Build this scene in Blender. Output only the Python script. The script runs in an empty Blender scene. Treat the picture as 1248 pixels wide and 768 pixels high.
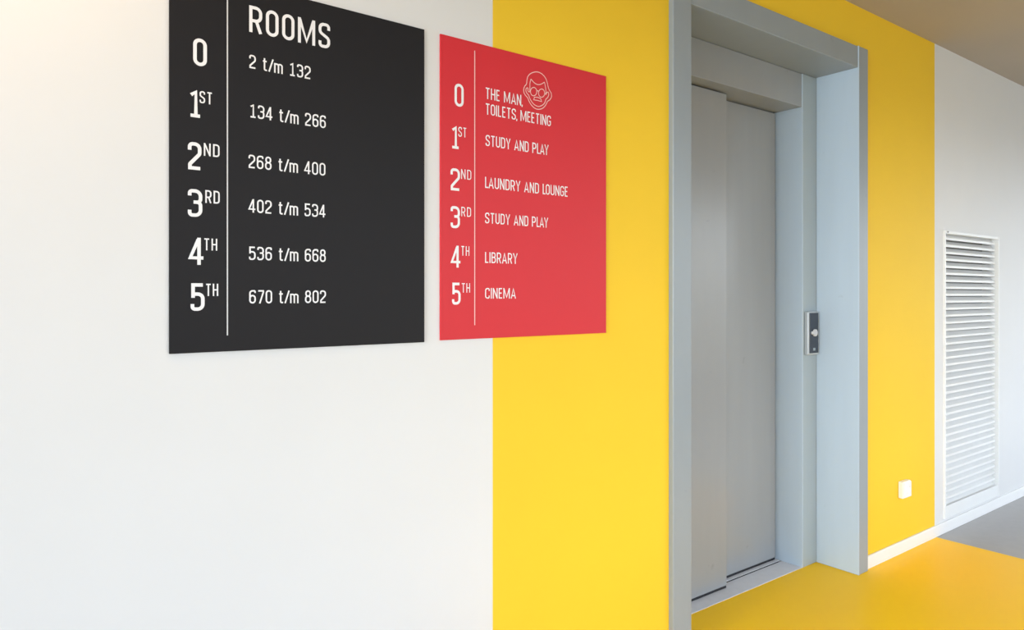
import bpy, bmesh, math, random
from mathutils import Vector, Matrix

random.seed(7)
scene = bpy.context.scene
COL = scene.collection

# ------------------------------------------------------------------ camera
CAMZ, DIST, FPX, HOR, YAW = 1.272, 1.642, 866.0, 359.0, 37.03
cam_d = bpy.data.cameras.new('camera')
cam_d.sensor_width = 36.0
cam_d.lens = FPX / 1248 * 36
cam_d.shift_y = -(384 - HOR) / 1248
cam_d.clip_start = 0.05
cam = bpy.data.objects.new('camera', cam_d)
cam.location = (0, -DIST, CAMZ)
cam.rotation_euler = (math.radians(90), 0, math.radians(-YAW))
COL.objects.link(cam)
scene.camera = cam

# ------------------------------------------------------------------ exposure
vs = scene.view_settings
vs.view_transform = 'Standard'
vs.look = 'None'
vs.gamma = 1.0
vs.use_curve_mapping = False
vs.exposure = 0.0

# ------------------------------------------------------------------ world: hazy daylight, ground below the horizon
world = bpy.data.worlds.new('daylight')
scene.world = world
world.use_nodes = True
wn, wl = world.node_tree.nodes, world.node_tree.links
wn.clear()
tc = wn.new('ShaderNodeTexCoord')
sx = wn.new('ShaderNodeSeparateXYZ')
rp = wn.new('ShaderNodeValToRGB')
mp = wn.new('ShaderNodeMapRange')
bg = wn.new('ShaderNodeBackground')
wo = wn.new('ShaderNodeOutputWorld')
mp.inputs['From Min'].default_value = -1
mp.inputs['From Max'].default_value = 1
wl.new(tc.outputs['Generated'], sx.inputs[0])
wl.new(sx.outputs['Z'], mp.inputs['Value'])
wl.new(mp.outputs[0], rp.inputs[0])
wl.new(rp.outputs[0], bg.inputs['Color'])
wl.new(bg.outputs[0], wo.inputs[0])
e = rp.color_ramp.elements
e[0].position = 0.0;  e[0].color = (0.20, 0.21, 0.20, 1)
e[1].position = 1.0;  e[1].color = (0.76, 0.95, 1.22, 1)
a = e.new(0.49); a.color = (0.26, 0.27, 0.26, 1)
a = e.new(0.515); a.color = (0.80, 0.875, 0.95, 1)
bg.inputs['Strength'].default_value = 4.6

# ------------------------------------------------------------------ added area lamp at the end window, narrowed to brighten the lift reveals
def area(name, loc, rot, sx_, sy_, watts, col):
    l = bpy.data.lights.new(name, 'AREA')
    l.shape = 'RECTANGLE'; l.size = sx_; l.size_y = sy_
    l.energy = watts; l.color = col
    o = bpy.data.objects.new(name, l)
    o.location = loc; o.rotation_euler = rot
    COL.objects.link(o)
    return o

area('end_window_added_lamp', (-2.75, -1.5, 1.35), (math.radians(90), 0, math.radians(-90)), 2.3, 2.2, 44, (0.80, 0.92, 1.0)).data.spread = math.radians(80)

# ------------------------------------------------------------------ materials
def mat(name, col, rough=0.5, noise=0.0, nscale=6.0, bump=0.0, bscale=300.0, metallic=0.0, spec=0.5, emit=None):
    m = bpy.data.materials.new(name)
    m.use_nodes = True
    n, l = m.node_tree.nodes, m.node_tree.links
    b = n['Principled BSDF']
    b.inputs['Base Color'].default_value = (*col, 1)
    b.inputs['Roughness'].default_value = rough
    b.inputs['Metallic'].default_value = metallic
    b.inputs['Specular IOR Level'].default_value = spec
    if noise or bump:
        t = n.new('ShaderNodeTexCoord')
    if noise:
        nz = n.new('ShaderNodeTexNoise'); nz.inputs['Scale'].default_value = nscale
        nz.inputs['Detail'].default_value = 6
        l.new(t.outputs['Object'], nz.inputs['Vector'])
        r = n.new('ShaderNodeValToRGB')
        r.color_ramp.elements[0].position = 0.3; r.color_ramp.elements[1].position = 0.7
        r.color_ramp.elements[0].color = (*[c * (1 - noise) for c in col], 1)
        r.color_ramp.elements[1].color = (*[min(1, c * (1 + noise)) for c in col], 1)
        l.new(nz.outputs[0], r.inputs[0]); l.new(r.outputs[0], b.inputs['Base Color'])
    if bump:
        nb = n.new('ShaderNodeTexNoise'); nb.inputs['Scale'].default_value = bscale
        l.new(t.outputs['Object'], nb.inputs['Vector'])
        bp = n.new('ShaderNodeBump'); bp.inputs['Strength'].default_value = bump
        bp.inputs['Distance'].default_value = 0.001
        l.new(nb.outputs[0], bp.inputs['Height']); l.new(bp.outputs[0], b.inputs['Normal'])
    if emit:
        b.inputs['Emission Color'].default_value = (*emit[0], 1)
        b.inputs['Emission Strength'].default_value = emit[1]
    return m

def worn_metal(name, col, rough, scuff):
    """painted steel with faint vertical brushing and a few small dark scuffs"""
    m = mat(name, col, rough)
    n, l = m.node_tree.nodes, m.node_tree.links
    b = n['Principled BSDF']
    t = n.new('ShaderNodeTexCoord')
    mpn = n.new('ShaderNodeMapping'); mpn.inputs['Scale'].default_value = (9, 9, 1.2)
    l.new(t.outputs['Object'], mpn.inputs[0])
    nz = n.new('ShaderNodeTexNoise'); nz.inputs['Scale'].default_value = 1.5; nz.inputs['Detail'].default_value = 5
    l.new(mpn.outputs[0], nz.inputs['Vector'])
    r = n.new('ShaderNodeValToRGB')
    r.color_ramp.elements[0].position = 0.3; r.color_ramp.elements[1].position = 0.7
    r.color_ramp.elements[0].color = (*[c * 0.98 for c in col], 1)
    r.color_ramp.elements[1].color = (*[c * 1.02 for c in col], 1)
    l.new(nz.outputs[0], r.inputs[0])
    n2 = n.new('ShaderNodeTexNoise'); n2.inputs['Scale'].default_value = 13; n2.inputs['Detail'].default_value = 4
    l.new(t.outputs['Object'], n2.inputs['Vector'])
    r2 = n.new('ShaderNodeValToRGB')
    r2.color_ramp.elements[0].position = 0.70; r2.color_ramp.elements[0].color = (0, 0, 0, 1)
    r2.color_ramp.elements[1].position = 0.78; r2.color_ramp.elements[1].color = (scuff, scuff, scuff, 1)
    l.new(n2.outputs[0], r2.inputs[0])
    mx = n.new('ShaderNodeMix'); mx.data_type = 'RGBA'
    l.new(r2.outputs[0], mx.inputs[0]); l.new(r.outputs[0], mx.inputs[6])
    mx.inputs[7].default_value = (*[c * 0.5 for c in col], 1)
    l.new(mx.outputs[2], b.inputs['Base Color'])
    return m

M = dict(
    white=mat('white_wall_paint', (0.73, 0.725, 0.72), 0.55, 0.01, 3, 0.06, 180),
    yellow=mat('yellow_wall_paint', (0.88, 0.57, 0.035), 0.55, 0.012, 3, 0.06, 180, spec=0.12),
    skirt=mat('white_skirting_paint', (0.84, 0.83, 0.82), 0.4),
    ceil=mat('ceiling_plaster', (0.42, 0.37, 0.31), 0.9, 0.05, 0.9, 0.05, 120),
    floor_grey=mat('grey_floor_vinyl', (0.345, 0.33, 0.32), 0.38, 0.03, 20),
    floor_yellow=mat('yellow_floor_vinyl', (1.0, 0.57, 0.004), 0.45, 0.0, 5, spec=0.2),
    steel=worn_metal('grey_steel_lit_side', (0.53, 0.63, 0.73), 0.3, 0.35),  # lift paint with side light put into the colour, lighter for the reveals
    post=worn_metal('grey_steel_shaded_front', (0.285, 0.325, 0.36), 0.35, 0.3),  # same lift paint, darkened for the shade on front faces
    jamb=worn_metal('grey_steel_shaded_jamb', (0.36, 0.42, 0.455), 0.33, 0.3),  # same lift paint, middle tone for the less lit jamb front
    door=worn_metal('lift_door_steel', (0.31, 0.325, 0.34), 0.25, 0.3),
    sill=mat('sill_aluminium', (0.68, 0.66, 0.67), 0.45, 0.03, 30),
    dark=mat('dark_gap', (0.012, 0.012, 0.015), 0.8),
    black=mat('black_sign_panel', (0.016, 0.015, 0.0165), 0.5, 0, 0, 0.02, 400, spec=0.15),
    red=mat('red_sign_panel', (0.64, 0.022, 0.032), 0.5, 0, 0, 0.02, 400, spec=0.35),
    print_=mat('white_print', (0.84, 0.83, 0.84), 0.5),
    print_line=mat('pale_print_line', (0.62, 0.62, 0.63), 0.5),
    print_pink=mat('pale_pink_print', (0.84, 0.56, 0.52), 0.5),
    grille=mat('white_grille_paint', (0.81, 0.81, 0.80), 0.4),
    duct=mat('grey_duct_lining', (0.30, 0.30, 0.30), 0.7),
    plastic=mat('white_plastic', (0.86, 0.85, 0.87), 0.3),
    alu=mat('brushed_aluminium', (0.50, 0.53, 0.55), 0.4, metallic=0.2),
    face=mat('dark_faceplate', (0.030, 0.038, 0.055), 0.25),
    button=mat('steel_button', (0.60, 0.60, 0.62), 0.35),
    mark=mat('faceplate_mark', (0.28, 0.33, 0.38), 0.5),
    screw=mat('screw_steel', (0.22, 0.20, 0.20), 0.4, metallic=0.6),
    frame_w=mat('window_frame_paint', (0.70, 0.70, 0.70), 0.4),
    lampglass=mat('added_lamp_diffuser', (0.9, 0.85, 0.75), 0.5, emit=((1.0, 0.72, 0.42), 6.0)),  # glowing disc of the added warm lamp
)

# ------------------------------------------------------------------ mesh helpers
def box(bm, x0, x1, y0, y1, z0, z1, bevel=0.0, mi=0):
    g = bmesh.new()
    bmesh.ops.create_cube(g, size=1)
    for v in g.verts:
        v.co = Vector(((x0 + x1) / 2 + v.co.x * (x1 - x0), (y0 + y1) / 2 + v.co.y * (y1 - y0), (z0 + z1) / 2 + v.co.z * (z1 - z0)))
    if bevel:
        bmesh.ops.bevel(g, geom=list(g.edges), offset=bevel, segments=2, affect='EDGES', profile=0.5)
    for f in g.faces: f.material_index = mi
    me = bpy.data.meshes.new('t'); g.to_mesh(me); g.free()
    bm.from_mesh(me); bpy.data.meshes.remove(me)

def cyl(bm, c, r0, r1, h, axis='Y', seg=28):
    rot = {'Y': Matrix.Rotation(math.radians(90), 4, 'X'), 'Z': Matrix(), 'X': Matrix.Rotation(math.radians(90), 4, 'Y')}[axis]
    bmesh.ops.create_cone(bm, cap_ends=True, segments=seg, radius1=r0, radius2=r1, depth=h, matrix=Matrix.Translation(c) @ rot)

def obj(name, bm, mats, parent=None, smooth=False):
    me = bpy.data.meshes.new(name)
    bm.to_mesh(me); bm.free()
    for m in (mats if isinstance(mats, (list, tuple)) else [mats]): me.materials.append(m)
    if smooth:
        for p in me.polygons: p.use_smooth = True
    o = bpy.data.objects.new(name, me); COL.objects.link(o)
    if parent:
        o.parent = parent
        o.location = [-c for c in parent.location]       # geometry is written in world coordinates
    return o

def part(name, boxes, m, parent, bevel=0.0, label=None):
    bm = bmesh.new()
    for b in boxes: box(bm, *b, bevel=bevel)
    o = obj(name, bm, m, parent)
    if parent.parent: o.location = (0, 0, 0)
    if label: o['label'] = label
    return o

def struct(name, boxes, mats, label, parent=None, bevel=0.0):
    bm = bmesh.new()
    for b in boxes: box(bm, *b[:6], bevel=bevel, mi=(b[6] if len(b) > 6 else 0))
    o = obj(name, bm, mats, parent)
    if not parent:
        o['kind'] = 'structure'; o['category'] = name.split('_')[0]
    if label: o['label'] = label
    return o

def thing(name, label, cat, loc, group=None):
    o = bpy.data.objects.new(name, None); COL.objects.link(o)
    o.location = loc; o.empty_display_size = 0.1
    o['label'] = label; o['category'] = cat
    if group: o['group'] = group
    return o

# ------------------------------------------------------------------ the room
XL, XR = -2.8, 9.5           # corridor ends
YF = -2.9                    # opposite side
H = 2.59
Y0, Y1 = 1.17, 4.018         # yellow band on wall and floor
LX0, LX1 = 1.921, 3.275      # lift surround, outer
LI0, LI1 = 2.019, 3.187      # lift surround, inner
LTOP, LIT = 2.398, 2.300
VX0, VX1, VZ0, VZ1 = 4.118, 4.866, 0.075, 1.615   # grille
T = 0.5
hx0, hx1, hz = LX0 + 0.03, LX1 - 0.03, LTOP - 0.03      # hole in the wall, behind the surround
struct('wall_back', [
    (XL, Y0, 0, T, 0, H, 0),
    (Y0, hx0, 0, T, 0, H, 1),
    (hx0, hx1, 0, T, hz, H, 1),
    (hx1, Y1, 0, T, 0, H, 1),
    (Y1, VX0 + .006, 0, T, 0, H, 0),
    (VX0 + .006, VX1 - .006, 0, T, 0, VZ0 + .006, 0),
    (VX0 + .006, VX1 - .006, 0, T, VZ1 - .006, H, 0),
    (VX0 + .006, VX1 - .006, 0.09, T, VZ0 + .006, VZ1 - .006, 0),
    (VX1 - .006, XR, 0, T, 0, H, 0),
], [M['white'], M['yellow']], 'long white corridor wall with a wide yellow painted band around the lift')

fl = struct('floor', [
    (XL, Y0, YF, 0, -0.1, 0), (Y1, XR, YF, 0, -0.1, 0),
    (Y0, Y1, YF, 0, -0.1, -0.004), (hx0, hx1, 0, T, -0.1, -0.004)],
    [M['floor_grey']], 'smooth grey vinyl corridor floor')
struct('floor_inlay', [(Y0, Y1, YF, 0, -0.004, 0), (hx0, hx1, 0, 0.184, -0.004, 0)], [M['floor_yellow']],
       'yellow vinyl band across the floor in front of the lift', parent=fl)
struct('ceiling', [(XL, XR, YF, T, H, H + 0.2)], [M['ceil']], 'flat beige grey concrete ceiling')
struct('baseboard_back', [(XL, LX0 - .001, -0.011, 0.0, 0, 0.060), (LX1 + .001, XR, -0.011, 0.0, 0, 0.060)], [M['skirt']],
       'low white skirting board along the corridor wall', bevel=0.003)

# unseen opposite and end walls, their windows added to light the corridor
SILL, HEAD = 0.45, 2.35
wf = [(0.2, 4.8), (5.2, 9.0)]
boxes, px = [], XL
for a_, b_ in wf:
    boxes += [(px, a_, YF - .2, YF, 0, H), (a_, b_, YF - .2, YF, 0, SILL), (a_, b_, YF - .2, YF, HEAD, H)]
    px = b_
boxes.append((px, XR, YF - .2, YF, 0, H))
struct('wall_front', boxes, [M['white']], 'white wall opposite the lift, with wide windows added for light')
EY0, EY1 = YF + .25, -0.35
for nm, xa, xb in (('wall_left', XL - .2, XL), ('wall_right', XR, XR + .2)):
    struct(nm, [(xa, xb, YF - .2, EY0, 0, H), (xa, xb, EY1, T, 0, H), (xa, xb, EY0, EY1, 0, .1), (xa, xb, EY0, EY1, 2.45, H)],
           [M['white']], 'white end wall of the corridor with a tall window added for light')

def win_frame(name, a0, a1, z0, z1, fixed, axis, n):
    bs = []
    w = .05
    cuts = [a0 + (a1 - a0) * i / n for i in range(n + 1)]
    for c in cuts:
        c0 = min(max(c - w / 2, a0), a1 - w)
        bs.append((c0, c0 + w, fixed - .04, fixed + .04, z0 + w, z1 - w))
    bs += [(a0, a1, fixed - .04, fixed + .04, z0, z0 + w), (a0, a1, fixed - .04, fixed + .04, z1 - w, z1)]
    if axis == 'Y':
        bs = [(c, d, a_, b_, e_, f) for a_, b_, c, d, e_, f in bs]
    struct(name, bs, [M['frame_w']], 'pale framed window added to light the corridor')
win_frame('window_1', 0.2, 4.8, SILL, HEAD, YF - .1, 'X', 4)
win_frame('window_2', 5.2, 9.0, SILL, HEAD, YF - .1, 'X', 3)
win_frame('window_3', EY0, EY1, .1, 2.45, XL - .1, 'Y', 2)
win_frame('window_4', EY0, EY1, .1, 2.45, XR + .1, 'Y', 2)

# ------------------------------------------------------------------ the lift
lift = thing('elevator', 'grey steel lift entrance with closed sliding doors in the yellow wall', 'elevator', ((LI0 + LI1) / 2, 0, 0))
FY, RY, DY = -0.020, 0.182, 0.313       # surround front, first return, door recess
JX0, JX1, JT = 2.140, 3.066, 2.144      # inner opening
part('frame_post', [(LX0, LI0, FY, RY + .06, 0, LTOP)], M['post'], lift, .0035)
part('frame_post', [(LI1 + .0045, LX1, FY, RY + .06, 0, LTOP)], M['post'], lift, .0035)
part('lintel', [(LI0 + .0005, LI1 - .0003, FY + .002, RY + .06, LIT, LTOP - .002)], M['post'], lift, .0025)
part('reveal_panel', [(LI1, LI1 + .0045, FY - .0015, RY - .001, 0.001, LTOP)], M['steel'], lift, .001)  # lit tone in the colour; thin front edge painted as a highlight
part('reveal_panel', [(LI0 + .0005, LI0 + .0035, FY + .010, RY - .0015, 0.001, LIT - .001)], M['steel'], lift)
part('jamb', [(JX1 + .004, LI1 + .004, RY, DY + .09, 0.001, LIT - .001)], M['jamb'], lift, .001)
part('jamb_lit_side', [(JX1, JX1 + .004, RY - .001, DY + .09, 0.001, LIT - .001)], M['steel'], lift, .001)  # thin sheet added to carry the lit tone of the jamb side
part('jamb', [(LI0 + .004, JX0, RY, DY + .09, 0.001, LIT - .001)], M['jamb'], lift, .003)
part('header', [(JX0 + .0005, JX1 - .0005, RY + .002, DY + .02, JT, LIT - .001)], M['door'], lift, .002)
# telescopic doors, the left leaf runs in front of the right one
SEAM = 2.592
for xa_, xb_, ya_, yb_ in ((JX0, SEAM, 0.252, 0.284), (SEAM - .06, JX1 - .011, 0.314, 0.344)):
    part('door_panel', [(xa_, xb_, ya_, yb_, 0.014, JT - .006)], M['door'], lift, .002)
    part('door_gap_shade', [(xa_, xb_, ya_ + .003, yb_, 0.003, 0.0138)], M['dark'], lift)  # dark strip standing in for shade under the door leaf
part('edge_gap_shade', [(JX1 - .011, JX1, .326, .336, .01, JT)], M['dark'], lift)  # dark strip painting the shade in the gap beside the door
# sill flush with the floor, with running grooves
part('sill', [(LI0 + .006, LI1 - .006, RY + .0025, 0.287, -.004, 0.002),
              (LI0 + .006, LI1 - .006, 0.300, 0.42, -.004, 0.002)], M['sill'], lift)
part('sill_groove', [(JX0, JX1 - .01, 0.287, 0.300, -.004, -.002)], M['dark'], lift)  # groove floor coloured near black, shade put into the shallow recess
part('shaft_dark_sheet', [(JX0 - .1, JX1 + .1, 0.43, 0.445, 0, JT + .1)], M['dark'], lift)  # near-black sheet standing in for the unlit void behind the doors
# ------------------------------------------------------------------ call panel on the right jamb
CX0, CX1, CZ0, CZ1 = 3.082, 3.176, 0.990, 1.192
cp = thing('call_panel', 'slim silver and dark lift call panel with one round button on right jamb', 'button panel', ((CX0 + CX1) / 2, RY, (CZ0 + CZ1) / 2))
part('housing', [(CX0, CX1, RY - .020, RY - .0005, CZ0, CZ1)], M['alu'], cp, .004)
part('faceplate', [(CX0 + .010, CX1 - .010, RY - .0225, RY - .0195, CZ0 + .008, CZ1 - .006)], M['face'], cp, .001)
bm = bmesh.new(); cyl(bm, ((CX0 + CX1) / 2 + .004, RY - .0255, 1.093), .0175, .0165, .006)
obj('button', bm, M['button'], cp)
bm = bmesh.new(); cyl(bm, ((CX0 + CX1) / 2 - .018, RY - .0240, 1.093), .008, .007, .004)
obj('button_marker', bm, M['button'], cp)
bm = bmesh.new(); box(bm, 3.120, 3.138, RY - .0235, RY - .0224, 1.010, 1.022, .0003)
obj('status_mark', bm, M['mark'], cp)

# ------------------------------------------------------------------ ventilation grille
gr = thing('ventilation_grille', 'tall white louvred ventilation grille low on white wall right of lift', 'vent', ((VX0 + VX1) / 2, 0, VZ0))
L = .012
part('frame', [(VX0, VX0 + L, -.012, .075, VZ0, VZ1), (VX1 - L, VX1, -.012, .075, VZ0, VZ1),
               (VX0 + L, VX1 - L, -.010, .075, VZ1 - .016, VZ1 - .0005), (VX0 + L, VX1 - L, -.010, .075, VZ0 + .0005, VZ0 + .066)],
     M['grille'], gr, .0015)
part('backing', [(VX0 + L, VX1 - L, .076, .082, VZ0, VZ1)], M['duct'], gr)
pitch, n_sl = .03785, 39
sm = bmesh.new()
xa, xb = VX0 + L + .001, VX1 - L - .001
prof = [(.006, -.0055), (.006, -.018), (.010, -.018), (.034, .0115), (.034, .0150), (.010, -.0030)]
va = [sm.verts.new((xa, y, z)) for y, z in prof]; vb = [sm.verts.new((xb, y, z)) for y, z in prof]
k = len(prof)
for i in range(k): sm.faces.new((va[i], va[(i + 1) % k], vb[(i + 1) % k], vb[i]))
sm.faces.new(va[::-1]); sm.faces.new(vb)
bmesh.ops.recalc_face_normals(sm, faces=sm.faces)
s0 = obj('slat', sm, M['grille'], gr)
base = s0.location.copy()
for i in range(n_sl):
    s = s0 if i == 0 else s0.copy()
    if i: COL.objects.link(s); s.parent = gr
    s.location = base + Vector((0, 0, VZ1 - .030 - i * pitch))
bm = bmesh.new(); cyl(bm, (VX0 + .035, -.0115, VZ1 - .008), .005, .004, .004, seg=12)
obj('screw', bm, M['screw'], gr)

# ------------------------------------------------------------------ socket low on the yellow wall
SX, SZ, SH = 3.652, 0.314, .041
so = thing('wall_socket', 'small square white plastic socket low on yellow wall beside lift', 'socket', (SX, 0, SZ))
part('back_box', [(SX - SH, SX + SH, -.024, 0, SZ - SH, SZ + SH)], M['plastic'], so, .004)
bm = bmesh.new()
box(bm, SX - SH + .004, SX + SH - .004, -.029, -.024, SZ - SH + .004, SZ + SH - .004, bevel=.002)
obj('cover_plate', bm, M['plastic'], so)
bm = bmesh.new()
R = []
for r_, y_ in ((.0215, -.0292), (.0215, -.0315), (.0195, -.0315), (.0185, -.0292)):
    R.append([bm.verts.new((SX + r_ * math.cos(t * math.tau / 32), y_, SZ + r_ * math.sin(t * math.tau / 32))) for t in range(32)])
for a_, b_ in zip(R, R[1:]):
    for i in range(32): bm.faces.new((a_[i], a_[(i + 1) % 32], b_[(i + 1) % 32], b_[i]))
obj('socket_ring', bm, M['plastic'], so)

# ------------------------------------------------------------------ lettering: stroke font turned into thin raised print
def F(pts, closed=False, seg=7):
    """polyline with rounded corners: each point (x, y[, radius])"""
    out, n = [], len(pts)
    for i, p in enumerate(pts):
        x, y = p[0], p[1]; r = p[2] if len(p) > 2 else 0
        if r == 0 or (not closed and i in (0, n - 1)):
            out.append(Vector((x, y))); continue
        P = Vector((x, y)); A = Vector(pts[i - 1][:2]); B = Vector(pts[(i + 1) % n][:2])
        u, v = (A - P), (B - P)
        lu, lv = u.length, v.length
        u.normalize(); v.normalize()
        ang = u.angle(v)
        d = min(r / math.tan(ang / 2), lu * .5, lv * .5)
        r2 = d * math.tan(ang / 2)
        c = P + (u + v).normalized() * (r2 / math.sin(ang / 2))
        s, e_ = P + u * d - c, P + v * d - c
        for q in range(seg + 1):
            t = q / seg
            tot = math.pi - ang
            w = (s * math.sin((1 - t) * tot) + e_ * math.sin(t * tot)) / math.sin(tot)
            out.append(c + w)
    res = []
    for p in out:
        if not res or (p - res[-1]).length > 1e-5: res.append(p)
    if closed and (res[0] - res[-1]).length < 1e-5: res.pop()
    return res

def ribbon(bm, pts, hw, closed, tf):
    """pts already in real sheet metres (x,z); tf(x,z)->3 coords; hw half width"""
    n = len(pts)
    L_, R_ = [], []
    for i in range(n):
        if closed or 0 < i < n - 1:
            a_ = (pts[i] - pts[i - 1]).normalized(); b_ = (pts[(i + 1) % n] - pts[i]).normalized()
        elif i == 0:
            a_ = b_ = (pts[1] - pts[0]).normalized()
        else:
            a_ = b_ = (pts[-1] - pts[-2]).normalized()
        na, nb = Vector((-a_.y, a_.x)), Vector((-b_.y, b_.x))
        m = (na + nb)
        if m.length < 1e-4: m = na
        m.normalize()
        k_ = min(1 / max(m.dot(na), .2), 1.5)
        L_.append(bm.verts.new(tf(*(pts[i] + m * hw * k_)))); R_.append(bm.verts.new(tf(*(pts[i] - m * hw * k_))))
    for i in range(n if closed else n - 1):
        j = (i + 1) % n
        bm.faces.new((L_[i], R_[i], R_[j], L_[j]))

def glyph(c):
    """strokes on a centre-line box 0..w x 0..1, returns (w, [(pts, closed)])"""
    w = .34; r = .17
    G = {}
    O = [([(0, 0, r), (w, 0, r), (w, 1, r), (0, 1, r)], True)]
    if c in 'O0': return w, O
    if c == '1': return w, [([(.02, .86), (.19, 1.0), (.19, 0)], False), ([(0, 0), (w, 0)], False)]
    if c == '2': return w, [([(0, .74), (0, 1, r), (w, 1, r), (w, .60, .13), (.01, .16, .06), (.01, 0), (w + .02, 0)], False)]
    if c == '3': return w, [([(0, .80), (0, 1, r), (w, 1, r), (w, .54, .15), (.12, .54)], False), ([(.12, .54), (w, .54, .17), (w, 0, r), (0, 0, r), (0, .21)], False)]
    if c == '4': return w, [([(w + .05, .22), (-.03, .22), (.23, 1.0)], False), ([(.25, 1.05), (.25, -.05)], False)]
    if c == '5': return w, [([(w, 1), (.02, 1), (.02, .47)], False), ([(.02, .47), (.02, .62, .15), (w, .62, r), (w, 0, r), (0, 0, r), (0, .21)], False)]
    if c == '6': return w, [([(0, 0, r), (w, 0, r), (w, .60, r), (0, .60, r)], True), ([(0, .35), (0, 1, r), (w, 1, r), (w, .82)], False)]
    if c == '7': return w, [([(0, 1), (w, 1), (w, .88), (.10, -.05)], False)]
    if c == '8': return w, [([(0, 0, r), (w, 0, r), (w, .55, r), (0, .55, r)], True), ([(.02, .55, .15), (w - .02, .55, .15), (w - .02, 1, .15), (.02, 1, .15)], True)]
    if c == 'R': return w, [([(0, -.05), (0, 1.05)], False), ([(0, 1), (w, 1, r), (w, .44, r), (0, .44)], False), ([(.19, .44), (w, -.05)], False)]
    if c == 'P': return w, [([(0, -.05), (0, 1.05)], False), ([(0, 1), (w, 1, r), (w, .44, r), (0, .44)], False)]
    if c == 'B': return w, [([(0, -.05), (0, 1.05)], False), ([(0, 1), (w - .02, 1, .15), (w - .02, .54, .15), (0, .54), ], False), ([(0, .54), (w, .54, r), (w, 0, r), (0, 0)], False)]
    if c == 'D': return w, [([(0, 0), (w, 0, r), (w, 1, r), (0, 1)], True)]
    if c == 'M': return .54, [([(0, -.05), (0, 1.05)], False), ([(.54, -.05), (.54, 1.05)], False), ([(.015, 1.0), (.27, .06), (.525, 1.0)], False)]
    if c == 'N': return .36, [([(0, -.05), (0, 1.05)], False), ([(.36, -.05), (.36, 1.05)], False), ([(.01, 1.0), (.35, 0)], False)]
    if c == 'S': return w, [([(w, .76), (w, 1, r), (0, 1, r), (0, .62, .15), (w, .38, .15), (w, 0, r), (0, 0, r), (0, .24)], False)]
    if c == 'T': return w, [([(-.02, 1), (w + .02, 1)], False), ([(w / 2, 1), (w / 2, -.05)], False)]
    if c == 'H': return w, [([(0, -.05), (0, 1.05)], False), ([(w, -.05), (w, 1.05)], False), ([(0, .5), (w, .5)], False)]
    if c == 'E': return .26, [([(.28, 1), (0, 1), (0, 0), (.28, 0)], False), ([(0, .52), (.24, .52)], False)]
    if c == 'A': return .40, [([(-.01, -.05), (.20, 1.0), (.41, -.05)], False), ([(.07, .25), (.33, .25)], False)]
    if c == 'I': return .0, [([(0, -.05), (0, 1.05)], False)]
    if c == 'L': return .24, [([(0, 1.05), (0, 0), (.27, 0)], False)]
    if c == 'Y': return .38, [([(-.01, 1.05), (.19, .42), (.39, 1.05)], False), ([(.19, .42), (.19, -.05)], False)]
    if c == 'G': return w, [([(w, .77), (w, 1, r), (0, 1, r), (0, 0, r), (w, 0, r), (w, .46), (.18, .46)], False)]
    if c == 'U': return w, [([(0, 1.05), (0, 0, r), (w, 0, r), (w, 1.05)], False)]
    if c == 'C': return w, [([(w, .74), (w, 1, r), (0, 1, r), (0, 0, r), (w, 0, r), (w, .26)], False)]
    if c == ',': return .03, [([(.035, .07), (.0, -.16)], False)]
    if c == '/': return .28, [([(0, -.05), (.28, 1.03)], False)]
    if c == 't': return .24, [([(.07, 1.0), (.07, 0, .12), (.24, 0)], False), ([(-.04, .74), (.22, .74)], False)]
    if c == 'm': return .50, [([(0, -.05), (0, .76)], False), ([(0, .5), (0, .70, .12), (.25, .70, .12), (.25, -.05)], False), ([(.25, .5), (.25, .70, .12), (.50, .70, .12), (.50, -.05)], False)]
    return .16, []

SIGN_T = 0.005
def wallpt(u, v, D=DIST - SIGN_T):
    """photo pixel -> (x, z) on the sign faces, used only to take measurements over"""
    a_ = u - 624
    s, c = .6022, .7984
    yc, xc = -s * a_ + FPX * c, c * a_ + FPX * s
    t = D / yc
    return xc * t, CAMZ + (HOR - v) * t

def write(bm, text, u0, u1, vt0, vb0, wt, y, lay, gap=.20, space=.24, vb1=None):
    """text from pixel u0 to u1, top vt0 and base vb0 measured at its left end; wt = stroke / cap height"""
    x0, zt = wallpt(u0, vt0); _, zb = wallpt(u0, vb0); x1, _ = wallpt(u1, vb0)
    if vb1 is not None:
        zb1 = wallpt(u1, vb1)[1]; zm = (zb + zb1) / 2; zt += zm - zb; zb = zm
    h = zt - zb
    W = h * wt; ch = h - W                       # centre-line height
    adv, items = 0.0, []
    for i, c in enumerate(text):
        if c == ' ': adv += space; continue
        w, st = glyph(c)
        items.append((adv, st)); adv += w + (gap if c not in '/,' else gap * .6)
        if i + 1 < len(text) and text[i + 1] in ',/': adv -= gap * .35
        if i + 1 < len(text) and c + text[i + 1] in ('LA', 'AY', 'LO'): adv -= gap * .45
    last = glyph(text[-1])[0]
    total = items[-1][0] + last
    sxx = (x1 - x0 - W) / total if total > 0 else 1
    for adv, st in items:
        for q, (pts, cl) in enumerate(st):
            lay[0] += 1
            yy = y - .00004 * (lay[0] % 7)
            def my(v): return -W / 2 if v == -.05 else (ch + W / 2 if v == 1.05 else v * ch)
            pp = [(p[0] * sxx, my(p[1])) + ((p[2] * sxx,) if len(p) > 2 else ()) for p in pts]
            P = [Vector((x0 + W / 2 + adv * sxx + p.x, zb + W / 2 + p.y)) for p in F(pp, cl)]
            ribbon(bm, P, W / 2, cl, lambda a_, b_: (a_, yy, b_))

def solidify_print(bm, d):
    pass

def sign(name, label, px0, px1, z0, z1, m):
    cx = (px0 + px1) / 2
    root = thing(name, label, 'sign', (cx, 0, z0))
    part('panel', [(px0, px1, -SIGN_T, -.0002, z0, z1)], m, root, .0008)
    return root

lay = [0]
YP = -SIGN_T - .0003
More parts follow.
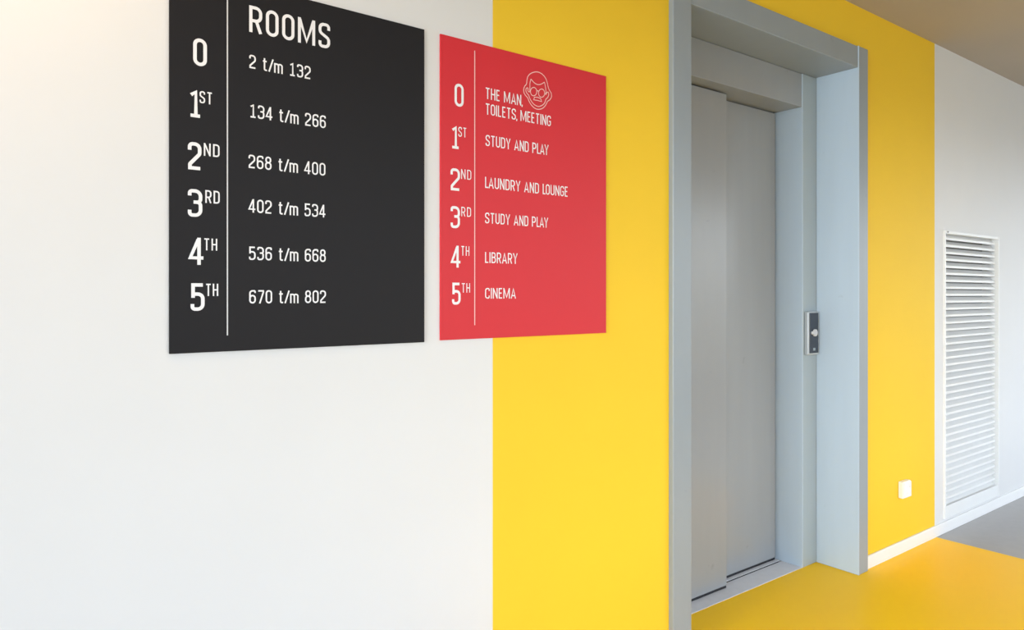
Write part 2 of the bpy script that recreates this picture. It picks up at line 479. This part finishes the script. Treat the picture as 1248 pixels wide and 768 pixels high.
# black sign
bs = sign('directory_sign', 'black room number sign with white lettering, left of the red one', .3265, .9455, 1.146, 1.972, M['black'])
B = [  # big, superscript
    ('0', 235.4, 252.2, 45.4, 79), ('1', 230, 246, 108.9, 142), ('2', 228.9, 245.6, 172.4, 206.2),
    ('3', 228.9, 246.6, 230, 263.8), ('4', 230.8, 248.2, 289.3, 322.6), ('5', 232.3, 249.4, 345.2, 379)]
SUP = (('ST', 243.2, 258.8, 110.6, 125.4), ('ND', 248.4, 267.6, 174.2, 189.8), ('RD', 250.2, 267.8, 231.6, 247.3),
                          ('TH', 248.4, 264.8, 290.4, 305), ('TH', 250.6, 266, 345.8, 360.8))
def floor_numbers(root, big, sup, w1, w2):
    for i, (t, u0, u1, a_, b_) in enumerate(big):
        bm = bmesh.new(); write(bm, t, u0, u1, a_, b_, w1, YP, lay)
        obj('floor_number', bm, M['print_'], root)
        if i:
            t, u0, u1, a_, b_ = sup[i - 1]
            bm = bmesh.new(); write(bm, t, u0, u1, a_, b_, w2, YP, lay, gap=.26)
            obj('ordinal_suffix', bm, M['print_'], root)
floor_numbers(bs, B, SUP, .125, .115)
for nm, t, u0, u1, a_, b_, wt, gp, sp in (
        ('heading', 'ROOMS', 303.7, 402.3, 6.2, 38.6, .12, .24, .2),
        ('text_line', '2 t/m 132', 303.7, 378.6, 66.3, 82.8, .115, .21, .36),
        ('text_line', '134 t/m 266', 304.3, 397, 126.6, 143, .115, .21, .36),
        ('text_line', '268 t/m 400', 302.9, 396.6, 188.2, 204.6, .115, .21, .36),
        ('text_line', '402 t/m 534', 303.2, 396.6, 242.4, 258.8, .115, .21, .36),
        ('text_line', '536 t/m 668', 303.4, 397, 300.4, 316.8, .115, .21, .36),
        ('text_line', '670 t/m 802', 303.7, 397.2, 353.6, 370, .115, .21, .36)):
    bm = bmesh.new(); write(bm, t, u0, u1, a_, b_, wt, YP, lay, gap=gp, space=sp)
    obj(nm, bm, M['print_'], bs)
bm = bmesh.new()
lx = wallpt(277.2, 300)[0]; zz = wallpt(277.6, 408.8)[1]
box(bm, lx - .0014, lx + .0014, YP, -SIGN_T - .00005, zz, 1.935)
obj('divider_line', bm, M['print_line'], bs)

# red sign
rs = sign('directory_sign', 'red facilities sign with white lettering and a face emblem', .9945, 1.6135, 1.149, 1.972, M['red'])
RB = (('0', 554, 565.1, 101, 129), ('1', 549.7, 560.3, 153, 180.6), ('2', 549, 560.5, 204.6, 231.8),
                          ('3', 549.2, 560.5, 250.9, 277.8), ('4', 550, 561.2, 299.2, 326), ('5', 550.9, 561.3, 344.5, 371.4))
RS = (('ST', 558.6, 568.5, 154.4, 166.3), ('ND', 562, 574.3, 206, 218), ('RD', 562.2, 574, 252, 263.6),
                          ('TH', 561.8, 572, 299.8, 311.5), ('TH', 562.4, 572.8, 345.2, 356.6))
floor_numbers(rs, RB, RS, .12, .10)
for t, u0, u1, a_, b_ in (('THE MAN,', 591.6, 637.0, 106.4, 120.2), ('TOILETS, MEETING', 591.6, 671.3, 125.7, 139.3),
                          ('STUDY AND PLAY', 591.8, 668.5, 164.2, 177.6), ('LAUNDRY AND LOUNGE', 591.2, 692, 215.5, 228.9),
                          ('STUDY AND PLAY', 591.2, 668, 259, 272), ('LIBRARY', 591.2, 630.7, 307.2, 320.4), ('CINEMA', 591.2, 628.6, 351, 364)):
    bm = bmesh.new(); write(bm, t, u0, u1, a_, b_, .11, YP, lay, gap=.20, space=.32)
    obj('text_line', bm, M['print_'], rs)
bm = bmesh.new()
lx = wallpt(578.6, 300)[0]
box(bm, lx - .0013, lx + .0013, YP, -SIGN_T - .00005, wallpt(578.6, 396.3)[1], wallpt(578.6, 61.8)[1])
obj('divider_line', bm, M['print_pink'], rs)
# emblem: line drawing of a man's face with round glasses
def em(pts): return [Vector(wallpt(630 + x / 9.6, 75 + y / 9.6)) for x, y in pts]
def catmull(P, closed, n=4):
    out = []; N = len(P)
    for i in range(N if closed else N - 1):
        p0 = P[(i - 1) % N] if closed or i else P[0]; p1 = P[i]; p2 = P[(i + 1) % N]; p3 = P[(i + 2) % N] if closed or i + 2 < N else P[-1]
        for q in range(n):
            t = q / n
            out.append(.5 * ((2 * p1) + (p2 - p0) * t + (2 * p0 - 5 * p1 + 4 * p2 - p3) * t * t + (3 * p1 - p0 - 3 * p2 + p3) * t ** 3))
    if not closed: out.append(P[-1])
    return out
bm = bmesh.new()
hw = .00115
outer = [(215, 122), (165, 138), (130, 172), (117, 220), (112, 262), (92, 288), (79, 325), (84, 368), (105, 402), (126, 425), (142, 465), (168, 508), (207, 545), (250, 560), (300, 547), (335, 512), (357, 468), (385, 447), (404, 412), (400, 370), (380, 335), (366, 300), (355, 250), (335, 195), (300, 152), (258, 127)]
inner = [(150, 356), (135, 352), (128, 335), (132, 318), (120, 308), (106, 322), (107, 352), (122, 378), (138, 396), (150, 430), (175, 474), (208, 508), (252, 526), (296, 512), (325, 482), (340, 440), (360, 420), (372, 388), (366, 360), (350, 362), (343, 380), (332, 388)]
browl = [(150, 352), (152, 300), (152, 255), (160, 222), (165, 205)]
brow = [(165, 205), (190, 236), (222, 262), (256, 271), (292, 260), (322, 241)]
browr = [(322, 241), (332, 290), (338, 335), (340, 370)]
mouth = [(205, 418), (237, 418), (276, 432), (289, 469), (240, 455), (196, 448)]
for n_, (P, cl, sm_) in enumerate(((outer, True, 1), (inner, False, 1), (browl, False, 1), (brow, False, 1), (browr, False, 1), (mouth, True, 0))):
    W = em(P)
    if sm_: W = catmull(W, cl)
    yy = YP - .00002 * n_
    ribbon(bm, W, hw, cl, lambda a_, b_: (a_, yy, b_))
for n_, (cx, cy, rx, ry) in enumerate(((195, 352, 37, 49), (288, 370, 36, 48))):
    W = em([(cx + rx * math.cos(t * math.tau / 32), cy + ry * math.sin(t * math.tau / 32)) for t in range(32)])
    yy = YP - .00014 - .00002 * n_
    ribbon(bm, W, hw, True, lambda a_, b_: (a_, yy, b_))
yy = YP - .0002
ribbon(bm, em([(231, 346), (242, 341), (253, 350)]), hw, False, lambda a_, b_: (a_, yy, b_))
ribbon(bm, em([(151, 340), (160, 342)]), hw, False, lambda a_, b_: (a_, yy, b_))
ribbon(bm, em([(324, 378), (340, 372)]), hw, False, lambda a_, b_: (a_, yy, b_))
o = obj('emblem', bm, M['print_pink'], rs); o['label'] = 'line drawing of a bald man with round glasses'

# ------------------------------------------------------------------ added warm lamp, out of frame, brightening the wall by the signs
LXp, LYp = -0.15, -0.42
lamp = thing('added_lamp', 'added round warm ceiling lamp lighting the white wall left of the signs', 'lamp', (LXp, LYp, H))
bm = bmesh.new(); cyl(bm, (LXp, LYp, H - .03), .13, .14, .06, 'Z', 40)
obj('added_lamp_body', bm, M['frame_w'], lamp)
bm = bmesh.new(); cyl(bm, (LXp, LYp, H - .066), .11, .12, .012, 'Z', 40)
obj('diffuser', bm, M['lampglass'], lamp)
ld = bpy.data.lights.new('added_warm_light', 'AREA'); ld.shape = 'DISK'; ld.size = .22; ld.energy = 9; ld.color = (1.0, .74, .48)
lo = bpy.data.objects.new('added_warm_light', ld); lo.location = (0, 0, -.076); lo.parent = lamp; COL.objects.link(lo)
